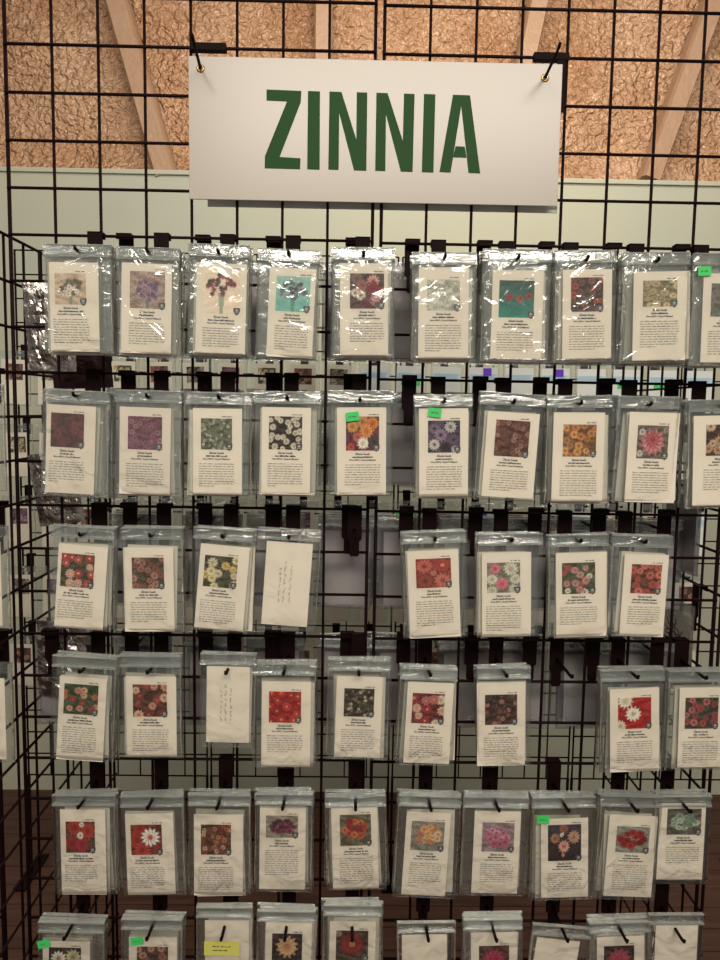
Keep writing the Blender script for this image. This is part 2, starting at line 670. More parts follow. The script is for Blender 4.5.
def zip_mesh(W):
    bm = bmesh.new()
    for z in (0.0002, -0.0155, -0.0178):
        box(bm, -W / 2 * 0.985, W / 2 * 0.985, -0.0037, 0.0037, z - 0.0005, z + 0.0005)
    return mk('zip_strip', bm, ZIPL)


def card_mesh(W, H, m, t=0.0006):
    bm = bmesh.new()
    nx, nz = 4, 6
    fr, bk = [], []
    for j in range(nz + 1):
        for i in range(nx + 1):
            u, v = i / nx - 0.5, j / nz - 0.5
            fr.append(bm.verts.new((W * u, -t / 2, H * v)))
            bk.append(bm.verts.new((W * u, t / 2, H * v)))
    A = lambda L, j, i: L[j * (nx + 1) + i]
    for j in range(nz):
        for i in range(nx):
            bm.faces.new((A(fr, j, i), A(fr, j, i + 1), A(fr, j + 1, i + 1), A(fr, j + 1, i)))
            bm.faces.new((A(bk, j, i), A(bk, j + 1, i), A(bk, j + 1, i + 1), A(bk, j, i + 1)))
    for i in range(nx):
        bm.faces.new((A(fr, 0, i), A(bk, 0, i), A(bk, 0, i + 1), A(fr, 0, i + 1)))
        bm.faces.new((A(fr, nz, i), A(fr, nz, i + 1), A(bk, nz, i + 1), A(bk, nz, i)))
    for j in range(nz):
        bm.faces.new((A(fr, j, 0), A(fr, j + 1, 0), A(bk, j + 1, 0), A(bk, j, 0)))
        bm.faces.new((A(fr, j, nx), A(bk, j, nx), A(bk, j + 1, nx), A(fr, j + 1, nx)))
    return mk('card', bm, m)


RD, GN, DK = (150, 30, 25), (60, 70, 45), (45, 28, 25)
YC = (190, 160, 80)
# bag: x0, x1, top, bottom | card: top-left x,y, bottom-left x,y, width | photo rect | picture | words | extras
ROWS = [
 (5, 'top row', [
  (43, 112, 245, 353, 49, 262, 51, 351, 49, (55, 273, 86, 304), ('bunch', (168, 150, 130), [(95, 85, 65), (205, 200, 185), (110, 100, 75)], (90, 80, 60), .1, 12, .45), 'faded tan photo with white flowers and dark leaves', 'c'),
  (117, 180, 248, 355, 122, 263, 121, 353, 50, (130, 271, 165, 308), ('bunch', (140, 120, 110), [(130, 95, 125), (160, 130, 150), (110, 80, 110)], (80, 60, 70), .09, 16, .5), 'lilac flowers on a grey-brown photo', 'c'),
  (188, 250, 245, 356, 197, 263, 195, 353, 50, (203, 270, 240, 313), ('bunch', (200, 186, 168), [(150, 60, 60), (120, 60, 65), (175, 90, 85), (70, 70, 55)], (60, 40, 40), .075, 18, .38), 'red and pink bouquet in a green vase on white', 'c'),
  (258, 320, 250, 358, 270, 268, 266, 357, 46, (276, 276, 310, 311), ('bunch', ((130, 165, 155), (105, 160, 150)), [(95, 105, 110), (130, 130, 140), (70, 80, 80)], (70, 70, 70), .09, 15, .42), 'grey-blue bouquet on a pale teal photo', 'c'),
  (332, 395, 248, 358, 340, 263, 340, 355, 48, (350, 273, 384, 308), ('set', (65, 45, 38), [(.2, .15, .2, (120, 90, 75), (90, 60, 50)), (.35, .35, .2, (150, 85, 75), (120, 60, 50)), (.68, .22, .2, (205, 140, 130), (150, 40, 50)), (.68, .42, .22, (140, 20, 40), (110, 15, 30)), (.15, .55, .14, (205, 190, 165), (90, 80, 60)), (.32, .62, .17, (200, 185, 160), (110, 100, 80)), (.55, .82, .24, (110, 15, 25), (90, 15, 25)), (.75, .68, .16, (180, 110, 105), (140, 80, 80)), (.95, .5, .14, (150, 30, 40), (120, 20, 30))]), 'crimson, pink and white flowers close together', 'c'),
  (412, 477, 253, 360, 419, 267, 418, 358, 50, (427, 279, 460, 310), ('field', (165, 165, 150), [(180, 178, 165), (150, 150, 135)], (140, 140, 120), .12, 14), 'washed-out pale grey-green photo', 'c'),  # glare on the plastic is painted into the print as pale colours
  (483, 552, 250, 362, 493, 270, 490, 358, 51, (499, 280, 534, 317), ('set', ((45, 70, 62), (30, 115, 100)), [(.3, .45, .12, (150, 40, 35), (120, 30, 30)), (.6, .5, .12, (160, 60, 45), (120, 30, 30)), (.85, .42, .12, (140, 60, 50), (90, 30, 30))]), 'red flowers on a bright teal photo', 'c'),
  (555, 617, 251, 362, 563, 269, 562, 358, 49, (571, 277, 603, 311), ('field', (50, 32, 25), [(120, 60, 40), (150, 70, 45), (90, 70, 50), (170, 55, 35)], (60, 30, 20), .11, 18), 'rusty orange flowers on dark brown', 'c'),
  (622, 690, 253, 363, 634, 271, 632, 360, 53, (643, 280, 677, 306), ('field', (110, 100, 70), [(190, 175, 125), (175, 150, 110), (150, 140, 90)], (130, 110, 70), .13, 16), 'cream and yellow-green flowers', 'c'),
  (693, 757, 254, 366, 704, 273, 700, 362, 50, (711, 283, 744, 316), ('field', (90, 85, 70), [(120, 100, 100), (90, 110, 90)], (80, 70, 60), .13, 12), 'grey photo cut by the frame edge and a green sticker', 'c s697,267')]),
 (8, 'second row', [
  (42, 110, 391, 497, 47, 405, 45, 493, 49, (51, 413, 84, 447), ('field', (60, 28, 28), [(110, 35, 35), (125, 45, 40), (90, 25, 30)], (70, 20, 20), .12, 20), 'dark red flowers', 'c'),
  (115, 182, 391, 496, 120, 407, 119, 494, 51, (128, 416, 162, 449), ('field', (95, 50, 65), [(130, 75, 95), (150, 95, 110), (115, 55, 80)], (90, 40, 60), .1, 22), 'mauve and magenta flowers', 'c'),
  (187, 252, 393, 496, 193, 408, 193, 494, 49, (201, 418, 232, 449), ('field', (80, 85, 68), [(150, 150, 130), (110, 115, 90), (175, 170, 150)], (90, 90, 70), .06, 40), 'small grey-green and white flowers'),
  (255, 320, 392, 496, 262, 407, 261, 494, 49, (269, 416, 302, 449), ('field', (40, 28, 22), [(190, 180, 160)], (130, 115, 70), .1, 22), 'many white daisies on black'),
  (328, 392, 391, 496, 337, 407, 337, 494, 49, (346, 416, 379, 450), ('set', (80, 35, 45), [(.2, .3, .2, (200, 140, 60), (150, 90, 40)), (.5, .15, .22, (190, 130, 70), (140, 80, 40)), (.8, .2, .22, (205, 115, 35), (150, 70, 30)), (.62, .42, .24, (215, 130, 50), (170, 80, 30)), (.15, .62, .2, (100, 35, 65), (70, 20, 40)), (.35, .6, .16, (190, 90, 60), (130, 50, 30)), (.52, .78, .2, (220, 210, 195), (180, 160, 100)), (.15, .9, .14, (190, 60, 40), (120, 30, 20)), (.85, .75, .2, (70, 55, 50), (40, 30, 30))]), 'orange flowers and one white bloom, with green sticker', 's346,412'),
  (415, 473, 395, 497, 419, 408, 419, 496, 49, (428, 420, 460, 452), ('set', (60, 50, 65), [(.2, .25, .2, (110, 90, 110), (60, 40, 50)), (.7, .2, .2, (170, 165, 165), (90, 80, 80)), (.4, .45, .22, (130, 105, 130), (60, 30, 50)), (.8, .6, .2, (90, 70, 95), (50, 30, 40)), (.2, .75, .2, (180, 170, 165), (100, 80, 80)), (.55, .82, .18, (50, 25, 40), (40, 20, 30)), (.85, .9, .14, (170, 160, 160), (80, 70, 70))]), 'dark purple and white flowers, with green sticker', 's428,408'),
  (480, 546, 394, 501, 488, 412, 481, 497, 52, (495, 420, 529, 456), ('field', (75, 42, 32), [(130, 75, 60), (110, 60, 48), (150, 105, 85)], (80, 40, 30), .08, 30), 'dusty rust-coloured flowers, bag tilted'),
  (547, 612, 396, 503, 554, 412, 551, 501, 51, (563, 424, 596, 456), ('field', (100, 65, 35), [(200, 140, 70), (185, 115, 55), (160, 110, 60)], (130, 70, 30), .13, 16), 'golden orange flowers'),
  (617, 680, 397, 503, 630, 412, 624, 502, 50, (637, 425, 668, 458), ('set', (85, 75, 65), [(.5, .5, .44, (190, 110, 115), (140, 60, 65)), (.5, .42, .26, (170, 75, 80), (130, 45, 50)), (.15, .2, .12, (180, 170, 160), (120, 100, 90)), (.1, .85, .12, (175, 165, 150), (120, 100, 90)), (.92, .12, .12, (140, 120, 110), (90, 80, 70))]), 'one large pink dahlia-like flower'),
  (688, 756, 400, 508, 694, 415, 692, 505, 50, (706, 424, 738, 455), ('field', (60, 35, 25), [(170, 130, 100), (190, 160, 130)], (110, 70, 40), .15, 12), 'beige flowers on dark brown, cut by the frame edge')]),
 (11, 'third row', [
  (50, 115, 527, 630, 59, 545, 54, 628, 49, (61, 554, 94, 587), ('field', (60, 55, 35), [(165, 50, 50), (180, 70, 65), (190, 150, 130)], (205, 150, 120), .15, 12), 'red flowers ringed with cream, bag tilted'),
  (121, 183, 528, 632, 123, 547, 125, 631, 50, (132, 557, 164, 588), ('field', (70, 55, 38), [(150, 95, 75), (165, 115, 100), (130, 70, 60)], (110, 50, 45), .12, 16), 'dusty pink flowers on brown'),
  (193, 254, 529, 632, 201, 545, 194, 629, 49, (204, 556, 237, 587), ('field', (62, 58, 38), [(205, 190, 140), (190, 180, 150), (195, 165, 95)], (150, 130, 70), .15, 11), 'cream and yellow flowers on green'),
  (258, 321, 529, 631, 267, 542, 261, 625, 46, None, None, 'plain paper slip with upright handwriting', 'h'),
  None,
  (402, 467, 532, 638, 407, 550, 410, 637, 51, (416, 558, 451, 587), ('set', (120, 45, 32), [(.24, .25, .27, (190, 85, 65), (110, 50, 35)), (.76, .24, .27, (165, 50, 40), (190, 110, 80)), (.25, .76, .27, (150, 55, 42), (90, 35, 25)), (.76, .76, .27, (190, 100, 80), (140, 50, 40)), (.5, .5, .1, (180, 110, 90), (130, 60, 50))]), 'four orange-red flower photos in a block'),
  (478, 543, 534, 637, 482, 552, 482, 636, 49, (487, 562, 520, 592), ('set', (110, 105, 90), [(.25, .2, .2, (195, 110, 120), (170, 60, 70)), (.72, .2, .24, (190, 185, 165), (150, 140, 110)), (.15, .55, .2, (195, 190, 170), (150, 140, 110)), (.45, .7, .22, (205, 100, 115), (180, 60, 80)), (.85, .55, .2, (190, 185, 165), (150, 140, 110)), (.15, .92, .18, (185, 180, 160), (150, 140, 110)), (.8, .88, .18, (185, 180, 165), (150, 140, 110))]), 'pink and white flowers'),
  (548, 609, 535, 637, 556, 552, 556, 636, 51, (562, 562, 595, 593), ('field', (62, 66, 42), [(185, 120, 115), (195, 185, 160), (165, 60, 60), (180, 130, 120)], (130, 100, 60), .12, 13), 'pink, red and white flowers on green'),
  (612, 673, 536, 637, 625, 554, 619, 636, 44, (631, 564, 661, 593), ('field', (80, 40, 28), [(185, 80, 62), (200, 100, 80), (170, 65, 50)], (120, 40, 30), .14, 14), 'salmon-red flowers, bag tilted')]),
 (14, 'fourth row', [
  (52, 117, 657, 760, 60, 677, 56, 760, 47, (64, 684, 98, 714), ('field', (48, 62, 38), [(150, 50, 45), (200, 150, 115), (170, 90, 60), (185, 120, 100)], (140, 90, 50), .11, 12), 'mixed red and peach flowers on dark green'),
  (120, 182, 656, 758, 126, 676, 127, 756, 50, (133, 684, 167, 716), ('field', (70, 40, 28), [(190, 130, 110), (150, 50, 40), (205, 160, 130), (130, 40, 35)], (150, 90, 70), .14, 12), 'pink and dark red pompon flowers'),
  (200, 256, 654, 748, 207, 666, 206, 742, 43, None, None, 'plain paper slip, three short handwritten lines', 'h'),
  (253, 316, 664, 768, 262, 681, 261, 766, 49, (269, 691, 301, 722), ('field', (125, 15, 15), [(180, 30, 25), (195, 45, 40), (160, 20, 20)], (200, 120, 60), .15, 13), 'bright red flowers filling the photo'),
  (328, 390, 660, 760, 337, 676, 334, 757, 46, (344, 688, 374, 716), ('field', (50, 42, 32), [(110, 95, 70), (170, 160, 130), (80, 60, 50)], (150, 140, 110), .06, 26), 'dark photo dotted with tiny pale flowers'),
  (400, 458, 669, 766, 408, 682, 403, 763, 46, (412, 693, 444, 723), ('field', (85, 30, 28), [(205, 150, 130), (160, 30, 40), (205, 185, 150), (180, 90, 85)], (160, 130, 90), .16, 10), 'pink, cream and crimson flowers'),
  (477, 531, 668, 767, 477, 682, 477, 765, 48, (485, 694, 517, 724), ('field', (50, 30, 24), [(110, 60, 50), (150, 100, 90), (80, 45, 35)], (130, 90, 60), .09, 18), 'small pink flowers on dark brown'),
  None,
  (600, 665, 670, 772, 610, 688, 610, 771, 49, (618, 697, 651, 728), ('set', (140, 20, 18), [(.22, .1, .26, (215, 200, 175), (170, 160, 120)), (.46, .52, .25, (225, 212, 190), (150, 145, 110)), (.06, .9, .2, (205, 190, 165), (150, 145, 110))]), 'white flowers on plain red'),
  (668, 731, 671, 770, 680, 687, 677, 767, 49, (685, 697, 718, 728), ('field', (55, 50, 35), [(150, 50, 60), (180, 90, 95), (165, 60, 55)], (100, 40, 40), .12, 14), 'pink-red flowers on green')]),
 (17, 'fifth row', [
  (52, 116, 795, 894, 60, 809, 62, 894, 45, (66, 821, 95, 852), ('set', (70, 45, 32), [(.3, .2, .3, (165, 40, 30), (120, 30, 25)), (.75, .3, .3, (175, 45, 35), (120, 30, 25)), (.2, .7, .28, (150, 30, 25), (100, 25, 20)), (.55, .75, .28, (165, 30, 45), (120, 25, 30)), (.5, .45, .13, (215, 200, 180), (90, 70, 60)), (.55, .1, .1, (205, 195, 170), (90, 70, 60))]), 'red flowers with small white centre bloom'),
  (120, 184, 796, 895, 125, 813, 128, 894, 48, (131, 824, 162, 854), ('set', (90, 40, 28), [(.2, .5, .34, (175, 40, 28), (120, 30, 20)), (.35, .85, .3, (180, 50, 35), (120, 30, 20)), (.3, .12, .26, (165, 40, 30), (120, 30, 20)), (.63, .42, .33, (215, 200, 185), (170, 60, 50)), (.85, .85, .2, (160, 35, 30), (120, 30, 20))]), 'large white and red flower among red petals'),
  (188, 251, 795, 895, 194, 814, 194, 895, 49, (201, 824, 231, 854), ('field', (75, 45, 28), [(150, 60, 40), (170, 100, 60), (185, 150, 110), (130, 50, 40)], (90, 60, 40), .085, 26), 'small rust and cream flowers on brown'),
  (255, 313, 794, 892, 260, 808, 259, 889, 46, (266, 815, 298, 837), ('bunch', (125, 118, 105), [(110, 40, 60), (130, 50, 75), (80, 30, 45)], (60, 20, 30), .13, 14, .5), 'dark magenta bouquet in a wide photo'),
  (325, 386, 796, 890, 331, 807, 333, 888, 46, (340, 814, 371, 845), ('bunch', (85, 80, 62), [(185, 70, 40), (150, 30, 30), (200, 100, 50)], (110, 40, 20), .14, 14, .45), 'red and orange bunch on dark green'),
  (398, 461, 796, 898, 407, 812, 401, 895, 44, (411, 821, 444, 850), ('bunch', (120, 115, 105), [(205, 150, 95), (190, 120, 75), (210, 170, 130)], (160, 100, 60), .14, 14, .45), 'peach bouquet on grey'),
  (463, 529, 797, 896, 475, 811, 471, 893, 46, (482, 822, 514, 851), ('bunch', (125, 105, 110), [(185, 100, 125), (200, 130, 150), (170, 80, 110)], (130, 50, 80), .14, 14, .5), 'pink bouquet on grey'),
  (532, 596, 797, 900, 541, 818, 541, 897, 47, (548, 824, 581, 860), ('set', ((60, 50, 62), (32, 18, 14)), [(.48, .12, .15, (150, 85, 60), (110, 60, 40)), (.22, .38, .16, (170, 115, 90), (120, 70, 50)), (.78, .35, .2, (185, 140, 110), (140, 90, 70)), (.48, .6, .19, (205, 145, 125), (140, 80, 70)), (.42, .28, .07, (220, 205, 190), (180, 170, 150)), (.46, .84, .06, (200, 120, 110), (160, 80, 80))]), 'peach flowers on black, with green sticker', 's536,814'),
  (600, 663, 796, 900, 610, 815, 603, 896, 48, (616, 826, 649, 852), ('bunch', (120, 120, 110), [(160, 25, 25), (175, 35, 30), (130, 18, 20)], (90, 15, 15), .14, 15, .48), 'deep red bouquet on grey'),
  (655, 712, 796, 884, 660, 803, 656, 879, 46, (667, 808, 701, 834), ('bunch', (80, 75, 68), [(140, 160, 135), (165, 175, 150), (110, 130, 110)], (90, 110, 80), .13, 16, .5), 'pale green bouquet on dark grey')]),
 (20, 'bottom row', [
  (38, 105, 922, 1032, 43, 941, 43, 1027, 47, (49, 947, 81, 978), ('set', (50, 35, 28), [(.3, .35, .26, (200, 190, 170), (120, 110, 90)), (.75, .3, .26, (180, 170, 130), (120, 110, 80)), (.4, .8, .2, (160, 150, 130), (90, 80, 60))]), 'pale domed flowers on black, with green sticker', 's38,938'),
  (121, 183, 919, 1028, 129, 937, 129, 1022, 48, (137, 946, 168, 977), ('field', (65, 38, 28), [(170, 120, 100), (150, 90, 75)], (110, 60, 40), .15, 12), 'tan-pink flowers on brown, with green sticker', 's131,935'),
  (196, 253, 907, 1014, 205, 920, 205, 1004, 44, None, None, 'blank paper slip with a yellow printed label', 'y'),
  (257, 316, 911, 1020, 266, 920, 264, 1006, 46, (272, 933, 302, 964), ('set', (40, 24, 20), [(.5, .42, .38, (205, 160, 115), (170, 110, 70))]), 'single peach pompon flower on black'),
  (323, 382, 905, 1014, 330, 921, 328, 1005, 46, (336, 930, 368, 960), ('set', (60, 48, 36), [(.5, .45, .42, (150, 30, 25), (150, 100, 70)), (.08, .1, .12, (140, 120, 90), (90, 70, 50)), (.92, .9, .14, (110, 90, 60), (80, 60, 40))]), 'single large dark red flower'),
  (397, 456, 922, 1030, 402, 934, 402, 1018, 45, None, None, 'plain blank paper slip below the peach bouquet bag', ''),
  (463, 523, 919, 1028, 471, 932, 471, 1016, 46, (479, 945, 509, 975), ('set', (70, 45, 35), [(.5, .5, .42, (175, 40, 75), (150, 30, 50))]), 'single magenta flower'),
  (532, 592, 926, 1036, 537, 939, 524, 1020, 43, None, None, 'sharply tilted blank paper slip', 'r'),
  (589, 651, 922, 1032, 597, 936, 597, 1022, 47, (604, 945, 634, 976), ('set', (45, 28, 24), [(.5, .48, .44, (165, 55, 75), (140, 40, 60))]), 'single rose-pink flower on black'),
  (648, 704, 914, 1022, 656, 924, 652, 1008, 42, None, None, 'blank paper slip with handwriting down its left edge', 'g')]),
]
ordw = ['first', 'second', 'third', 'fourth', 'fifth', 'sixth', 'seventh', 'eighth', 'ninth', 'tenth']
STACK = {0: 3, 1: 3, 2: 2, 3: 2, 4: 2, 5: 2}
D_ROW = (0.093, 0.093, 0.090, 0.080, 0.076, 0.070)
POUCH_CACHE = {}
wm = [card_mesh(0.078, 0.138, PAPER) for _ in range(1)][0]


def handwriting(card, W, H, kind, r):
    """pen strokes written upwards along the slip"""
    bm = bmesh.new()
    cols = {'h': [(-0.16, 0.42), (-0.06, 0.50), (0.07, 0.45)], 'g': [(-0.40, 0.3), (-0.28, 0.2)]}[kind]
    for cx_, ln in cols:
        z = -H * 0.22
        end = z + H * ln
        while z < end:
            wl = r.uniform(0.004, 0.012)
            pts = []
            u = z
            while u < min(z + wl, end):
                pts.append((W * cx_ + r.uniform(-0.0022, 0.0022), 0, u))
                u += 0.0011
            for a, b in zip(pts, pts[1:]):
                dx, dz = b[0] - a[0], b[2] - a[2]
                l = math.hypot(dx, dz) + 1e-6
                nx_, nz_ = -dz / l * 0.0003, dx / l * 0.0003
                vs = [bm.verts.new(p) for p in ((a[0] + nx_, 0, a[2] + nz_), (b[0] + nx_, 0, b[2] + nz_), (b[0] - nx_, 0, b[2] - nz_), (a[0] - nx_, 0, a[2] - nz_))]
                bm.faces.new(vs)
            z += wl + 0.003
    link_mesh('handwriting', mk('handwriting', bm, PEN), card, loc=(0, -0.0005, 0))


def seed_bag(ri, ci, e, rowname, hz_):
    bx0, bx1, bt, bb, tlx, tly, blx, bly, cw, pr, pic, desc = e[:12]
    ex = e[12] if len(e) > 12 else ''
    r = random.Random(ri * 31 + ci)
    d = D_ROW[ri]
    TL, TR, BL, BR = at(tlx, tly, d), at(tlx + cw, tly + cw * 0.016, d), at(blx, bly, d), at(blx + cw, bly + cw * 0.016, d)
    W = ((TR - TL).length + (BR - BL).length) / 2
    H = ((BL - TL).length + (BR - TR).length) / 2
    cc = (TL + TR + BL + BR) / 4
    mid_t, mid_b = (TL + TR) / 2, (BL + BR) / 2
    ang = math.atan2(mid_t.x - mid_b.x, mid_t.z - mid_b.z)     # lean of the card
    bang = ang * 0.75
    bc = (bx0 + bx1) / 2
    top, bot = at(bc, bt, d), at(bc - (tlx - blx) * 0.6, bb, d)
    Wb = (at(bx1, bt, d) - at(bx0, bt, d)).length
    Hb = (bot - top).length
    hole = Vector((top.x, -d, hz_))
    label = ('clear zip bag, %s, %s' if len(desc.split()) < 11 else 'bag, %s, %s') % (rowname, desc)
    root = empty('seed_bag', hole, label, 'seed packet', 'seed bags facing the front', (0, bang, 0))
    Ri = Matrix.Rotation(-bang, 3, 'Y')
    ptop = top.z - hz_
    crinkly = 'c' in ex
    me = pouch_mesh(Wb, Hb, ri * 10 + ci, 1.5 if crinkly else 0.8, FILMC if crinkly else FILM)
    link_mesh('pouch', me, root, loc=(0, 0, ptop))
    hm, zm = header_mesh(Wb, ri * 10 + ci), zip_mesh(Wb)
    hd = link_mesh('header', hm, root, loc=(0, 0, ptop))
    link_mesh('zip_strip', zm, hd)
    cl = Ri @ (cc - hole)
    cm = card_mesh(W, H, PAPER)
    card = link_mesh('card', cm, root, loc=(cl.x, 0, cl.z), rot=(0, ang - bang, 0))
    if pr:
        # photograph in the card's own frame
        def uv(x, y):
            t = (y - tly) / (bly - tly)
            lx = tlx + (blx - tlx) * t
            return (x - lx) / cw - 0.5, 0.5 - t
        pxc, pyc = (pr[0] + pr[2]) / 2, (pr[1] + pr[3]) / 2
        u, v = uv(pxc, pyc)
        pw, ph_ = (pr[2] - pr[0]) / cw * W, (pr[3] - pr[1]) / (bly - tly) * H
        pm = picture_mesh(pw, ph_, pic, ri * 17 + ci)
        p = link_mesh('photograph', pm, card, loc=(u * W, -0.00045, v * H))
        link_mesh('badge', SHIELD, card, loc=(u * W + pw / 2 - 0.0045, -0.0006, v * H - ph_ / 2 + 0.0045))
        zt = v * H - ph_ / 2 - 0.0055
        xm = u * W
        link_mesh('title_text', T1, card, loc=(xm, -0.0005, zt))
        link_mesh('title_text', T3, card, loc=(xm, -0.0005, zt - 0.0098))
        bm = bmesh.new()
        hw = r.uniform(0.011, 0.021)
        word_rows(bm, xm - hw, xm + hw, zt - 0.0049, 1, 0.0030, 1, r, 1.0)
        word_rows(bm, xm - hw, xm + hw, zt - 0.0047, 1, 0.0022, 1, r, 1.0)
        word_rows(bm, xm + pw / 2 - 0.016, xm + pw / 2, v * H + ph_ / 2 + 0.0032, 1, 0.002, 1, r, 1.0)
        link_mesh('subtitle_text', mk('subtitle_text', bm, INK), card, loc=(0, -0.0005, 0))
        zb = zt - 0.0175
        nmax = int((zb - (-H / 2 + 0.006)) / 0.0040)
        nl = max(5, min(nmax, r.choice((8, 9, 10, 11, 12, 13, nmax))))
        bm = bmesh.new()
        word_rows(bm, xm - W * 0.36, xm + W * 0.36, zb, 0.0040, 0.0017, nl, r, r.uniform(0.25, 0.9))
        link_mesh('body_text', mk('body_text', bm, INKSOFT), card, loc=(0, -0.0005, 0))
    else:
        if 'h' in ex:
            handwriting(card, W, H, 'h', r)
        if 'g' in ex:
            handwriting(card, W, H, 'g', r)
    if 'y' in ex:
        bm = bmesh.new()
        box(bm, -0.031, 0.031, -0.0002, 0.0002, -0.013, 0.013)
        st = link_mesh('yellow_label', mk('yellow_label', bm, YELLOW), root, loc=(-0.004, -0.0038, (at(222, 947, d).z - hz_)), rot=(0, 0.02, 0))
        bm = bmesh.new()
        word_rows(bm, -0.016, 0.016, 0.004, 0.007, 0.003, 2, r, 0.8)
        link_mesh('label_text', mk('label_text', bm, INK), st, loc=(0, -0.0004, 0))
    for tok in ex.split():
        if tok.startswith('s') and len(tok) > 1:
            sx, sy = [float(q) for q in tok[1:].split(',')]
            s = at(sx + 6.5, sy + 4.5, d)
            s = Ri @ (s - hole)
            bm = bmesh.new()
            box(bm, -0.0105, 0.0105, -0.0002, 0.0002, -0.0072, 0.0072)
            st = link_mesh('price_sticker', mk('price_sticker', bm, GREEN), root, loc=(s.x, -0.0042, s.z), rot=(0, r.uniform(-0.25, 0.25), 0))
            bm = bmesh.new()
            word_rows(bm, -0.006, 0.006, 0, 1, 0.003, 1, r, 1.0)
            link_mesh('sticker_text', mk('sticker_text', bm, INKSOFT), st, loc=(0, -0.0004, 0))
    # the bags behind it on the same rod
    n = STACK[ri]
    if not pr:
        n = 0 if ri == 5 and 'y' not in ex else 1
    if ri == 2 and ci == 3:
        n = 0
    for k in range(n):
        bk = empty('seed_bag', (hole.x + r.uniform(-0.0035, 0.0035), -d + 0.0085 * (k + 1), hz_ + r.uniform(-0.001, 0.001)),
                   '%s bag behind: %s, %s' % (('next', 'second', 'third', 'last')[k], desc.split(',')[0], rowname), 'seed packet', 'seed bags behind the front ones',
                   (0, bang + r.uniform(-0.035, 0.035), 0))
        a = link_mesh('pouch', me, bk, loc=(0, 0, ptop - 0.001 * k))
        h2 = link_mesh('header', hm, bk, loc=(0, 0, ptop))
        link_mesh('zip_strip', zm, h2)
        link_mesh('card', cm, bk, loc=(cl.x + r.uniform(-0.006, 0.006), 0, cl.z + r.uniform(-0.006, 0.003)), rot=(0, r.uniform(-0.02, 0.02), 0))
    return hole


HOLEZ = []
for ri, (j, rowname, bags) in enumerate(ROWS):
    zs = []
    for e in bags:
        if e:
            zs.append(at((e[0] + e[1]) / 2, e[2], D_ROW[ri]).z)
    zs.sort()
    hz_ = min(zs[0] - 0.004, sum(zs) / len(zs) - 0.011)
    HOLEZ.append(hz_)
    for ci, e in enumerate(bags):
        zl = line_z(j) + (RDZ if ci >= 5 else 0) - 0.0
        if e is None:
            cxp = {(2, 4): 355, (3, 7): 568}[(ri, ci)]
            x = at(cxp, 0.5 * (bags[ci - 1][2] + bags[ci + 1][2]), D_ROW[ri]).x
            hook(x, zl, zl - hz_, 'empty black peg hook in the %s gap, between two seed bags' % rowname, 'front peg hooks')
            continue
        # hang each bag at the height the photograph shows
        hz_i = min(hz_, 9)
        h = seed_bag(ri, ci, e, rowname, hz_i - 0.0027 + 0.0027)
        hook(h.x, zl, zl - hz_, 'black hook, %s, %s' % (e[11].split(',')[0], rowname), 'front peg hooks')

# ------------------------------------------------------------------ bags hung on the rear side of the grid
rear_pouch = [pouch_mesh(0.108, 0.172, 200 + k, 1.0, FILMR) for k in range(3)]
rear_hdr, rear_zip = header_mesh(0.108, 9), zip_mesh(0.108)
rear_card = card_mesh(0.084, 0.14, SHADEDBACK)
REARX = [46, 128, 204, 272, 349, 407, 477, 537, 602, 668]
for ri, j in enumerate((5, 8, 11, 14)):
    for ci, xp in enumerate(REARX):
        if ci == 0 and ri < 3:
            continue
        x = at(xp, 505, 0).x
        if 0.600 < x < 0.634:
            x = 0.640
        zl = line_z(j)
        lab = '%s, %s from the left' % (ROWS[ri][1], ordw[ci])
        hook(x, zl, 0.033, 'black peg hook behind the front grid, %s' % lab, 'rear peg hooks', back=True)
        for k in range(2):
            b = empty('rear_seed_bag', (x + rnd.uniform(-0.003, 0.003), 0.092 - 0.03 * k, zl - 0.033),
                      '%s bag behind the grid, %s' % (('rear', 'inner')[k], lab), 'seed packet', 'bags on the rear of the grid', (0, rnd.uniform(-0.05, 0.05), math.pi))
            link_mesh('pouch', rear_pouch[(ci + ri) % 3], b, loc=(0, 0, 0.010))
            hd = link_mesh('header', rear_hdr, b, loc=(0, 0, 0.010))
            link_mesh('zip_strip', rear_zip, hd)
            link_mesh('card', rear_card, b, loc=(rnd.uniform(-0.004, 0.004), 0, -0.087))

# ------------------------------------------------------------------ the rack further back
far_specs = [('field', (60, 40, 32), [(150, 60, 50), (170, 120, 90)], (90, 50, 40), .2, 8),
             ('field', (55, 60, 40), [(180, 150, 100), (190, 180, 150)], (90, 80, 50), .2, 8),
             ('field', (70, 50, 60), [(150, 110, 140), (120, 70, 90)], (90, 50, 60), .2, 8),
             ('field', (50, 45, 38), [(170, 165, 150), (130, 110, 90)], (90, 70, 50), .2, 8)]
far_names = ['red and tan', 'cream', 'mauve', 'grey-white']
PN = 14
far_pic = [picture_mesh(0.055, 0.05, s, 900 + k) for k, s in enumerate(far_specs)]
far_pouch = pouch_mesh(0.104, 0.17, 301, 1.0, FILM)
far_hdr = header_mesh(0.104, 33)
far_card = card_mesh(0.080, 0.14, PAPER)
far_white = card_mesh(0.090, 0.14, WHITEP)
bm = bmesh.new()
box(bm, -0.045, 0.045, -0.0004, 0.0004, -0.008, 0.008)
far_band = mk('blue_band', bm, BLUEP)
bm = bmesh.new()
box(bm, -0.013, 0.013, -0.0004, 0.0004, -0.012, 0.012)
far_purple = mk('purple_mark', bm, PURP)
bm = bmesh.new()
box(bm, -0.03, 0.03, -0.0004, 0.0004, -0.01, 0.01)
far_green = mk('green_mark', bm, GREEN)
far_x = [at(18 + 35.5 * k, 500, -FAR_Y + 0.09).x for k in range(20)]
frow = ['top', 'second', 'third', 'fourth', 'fifth']
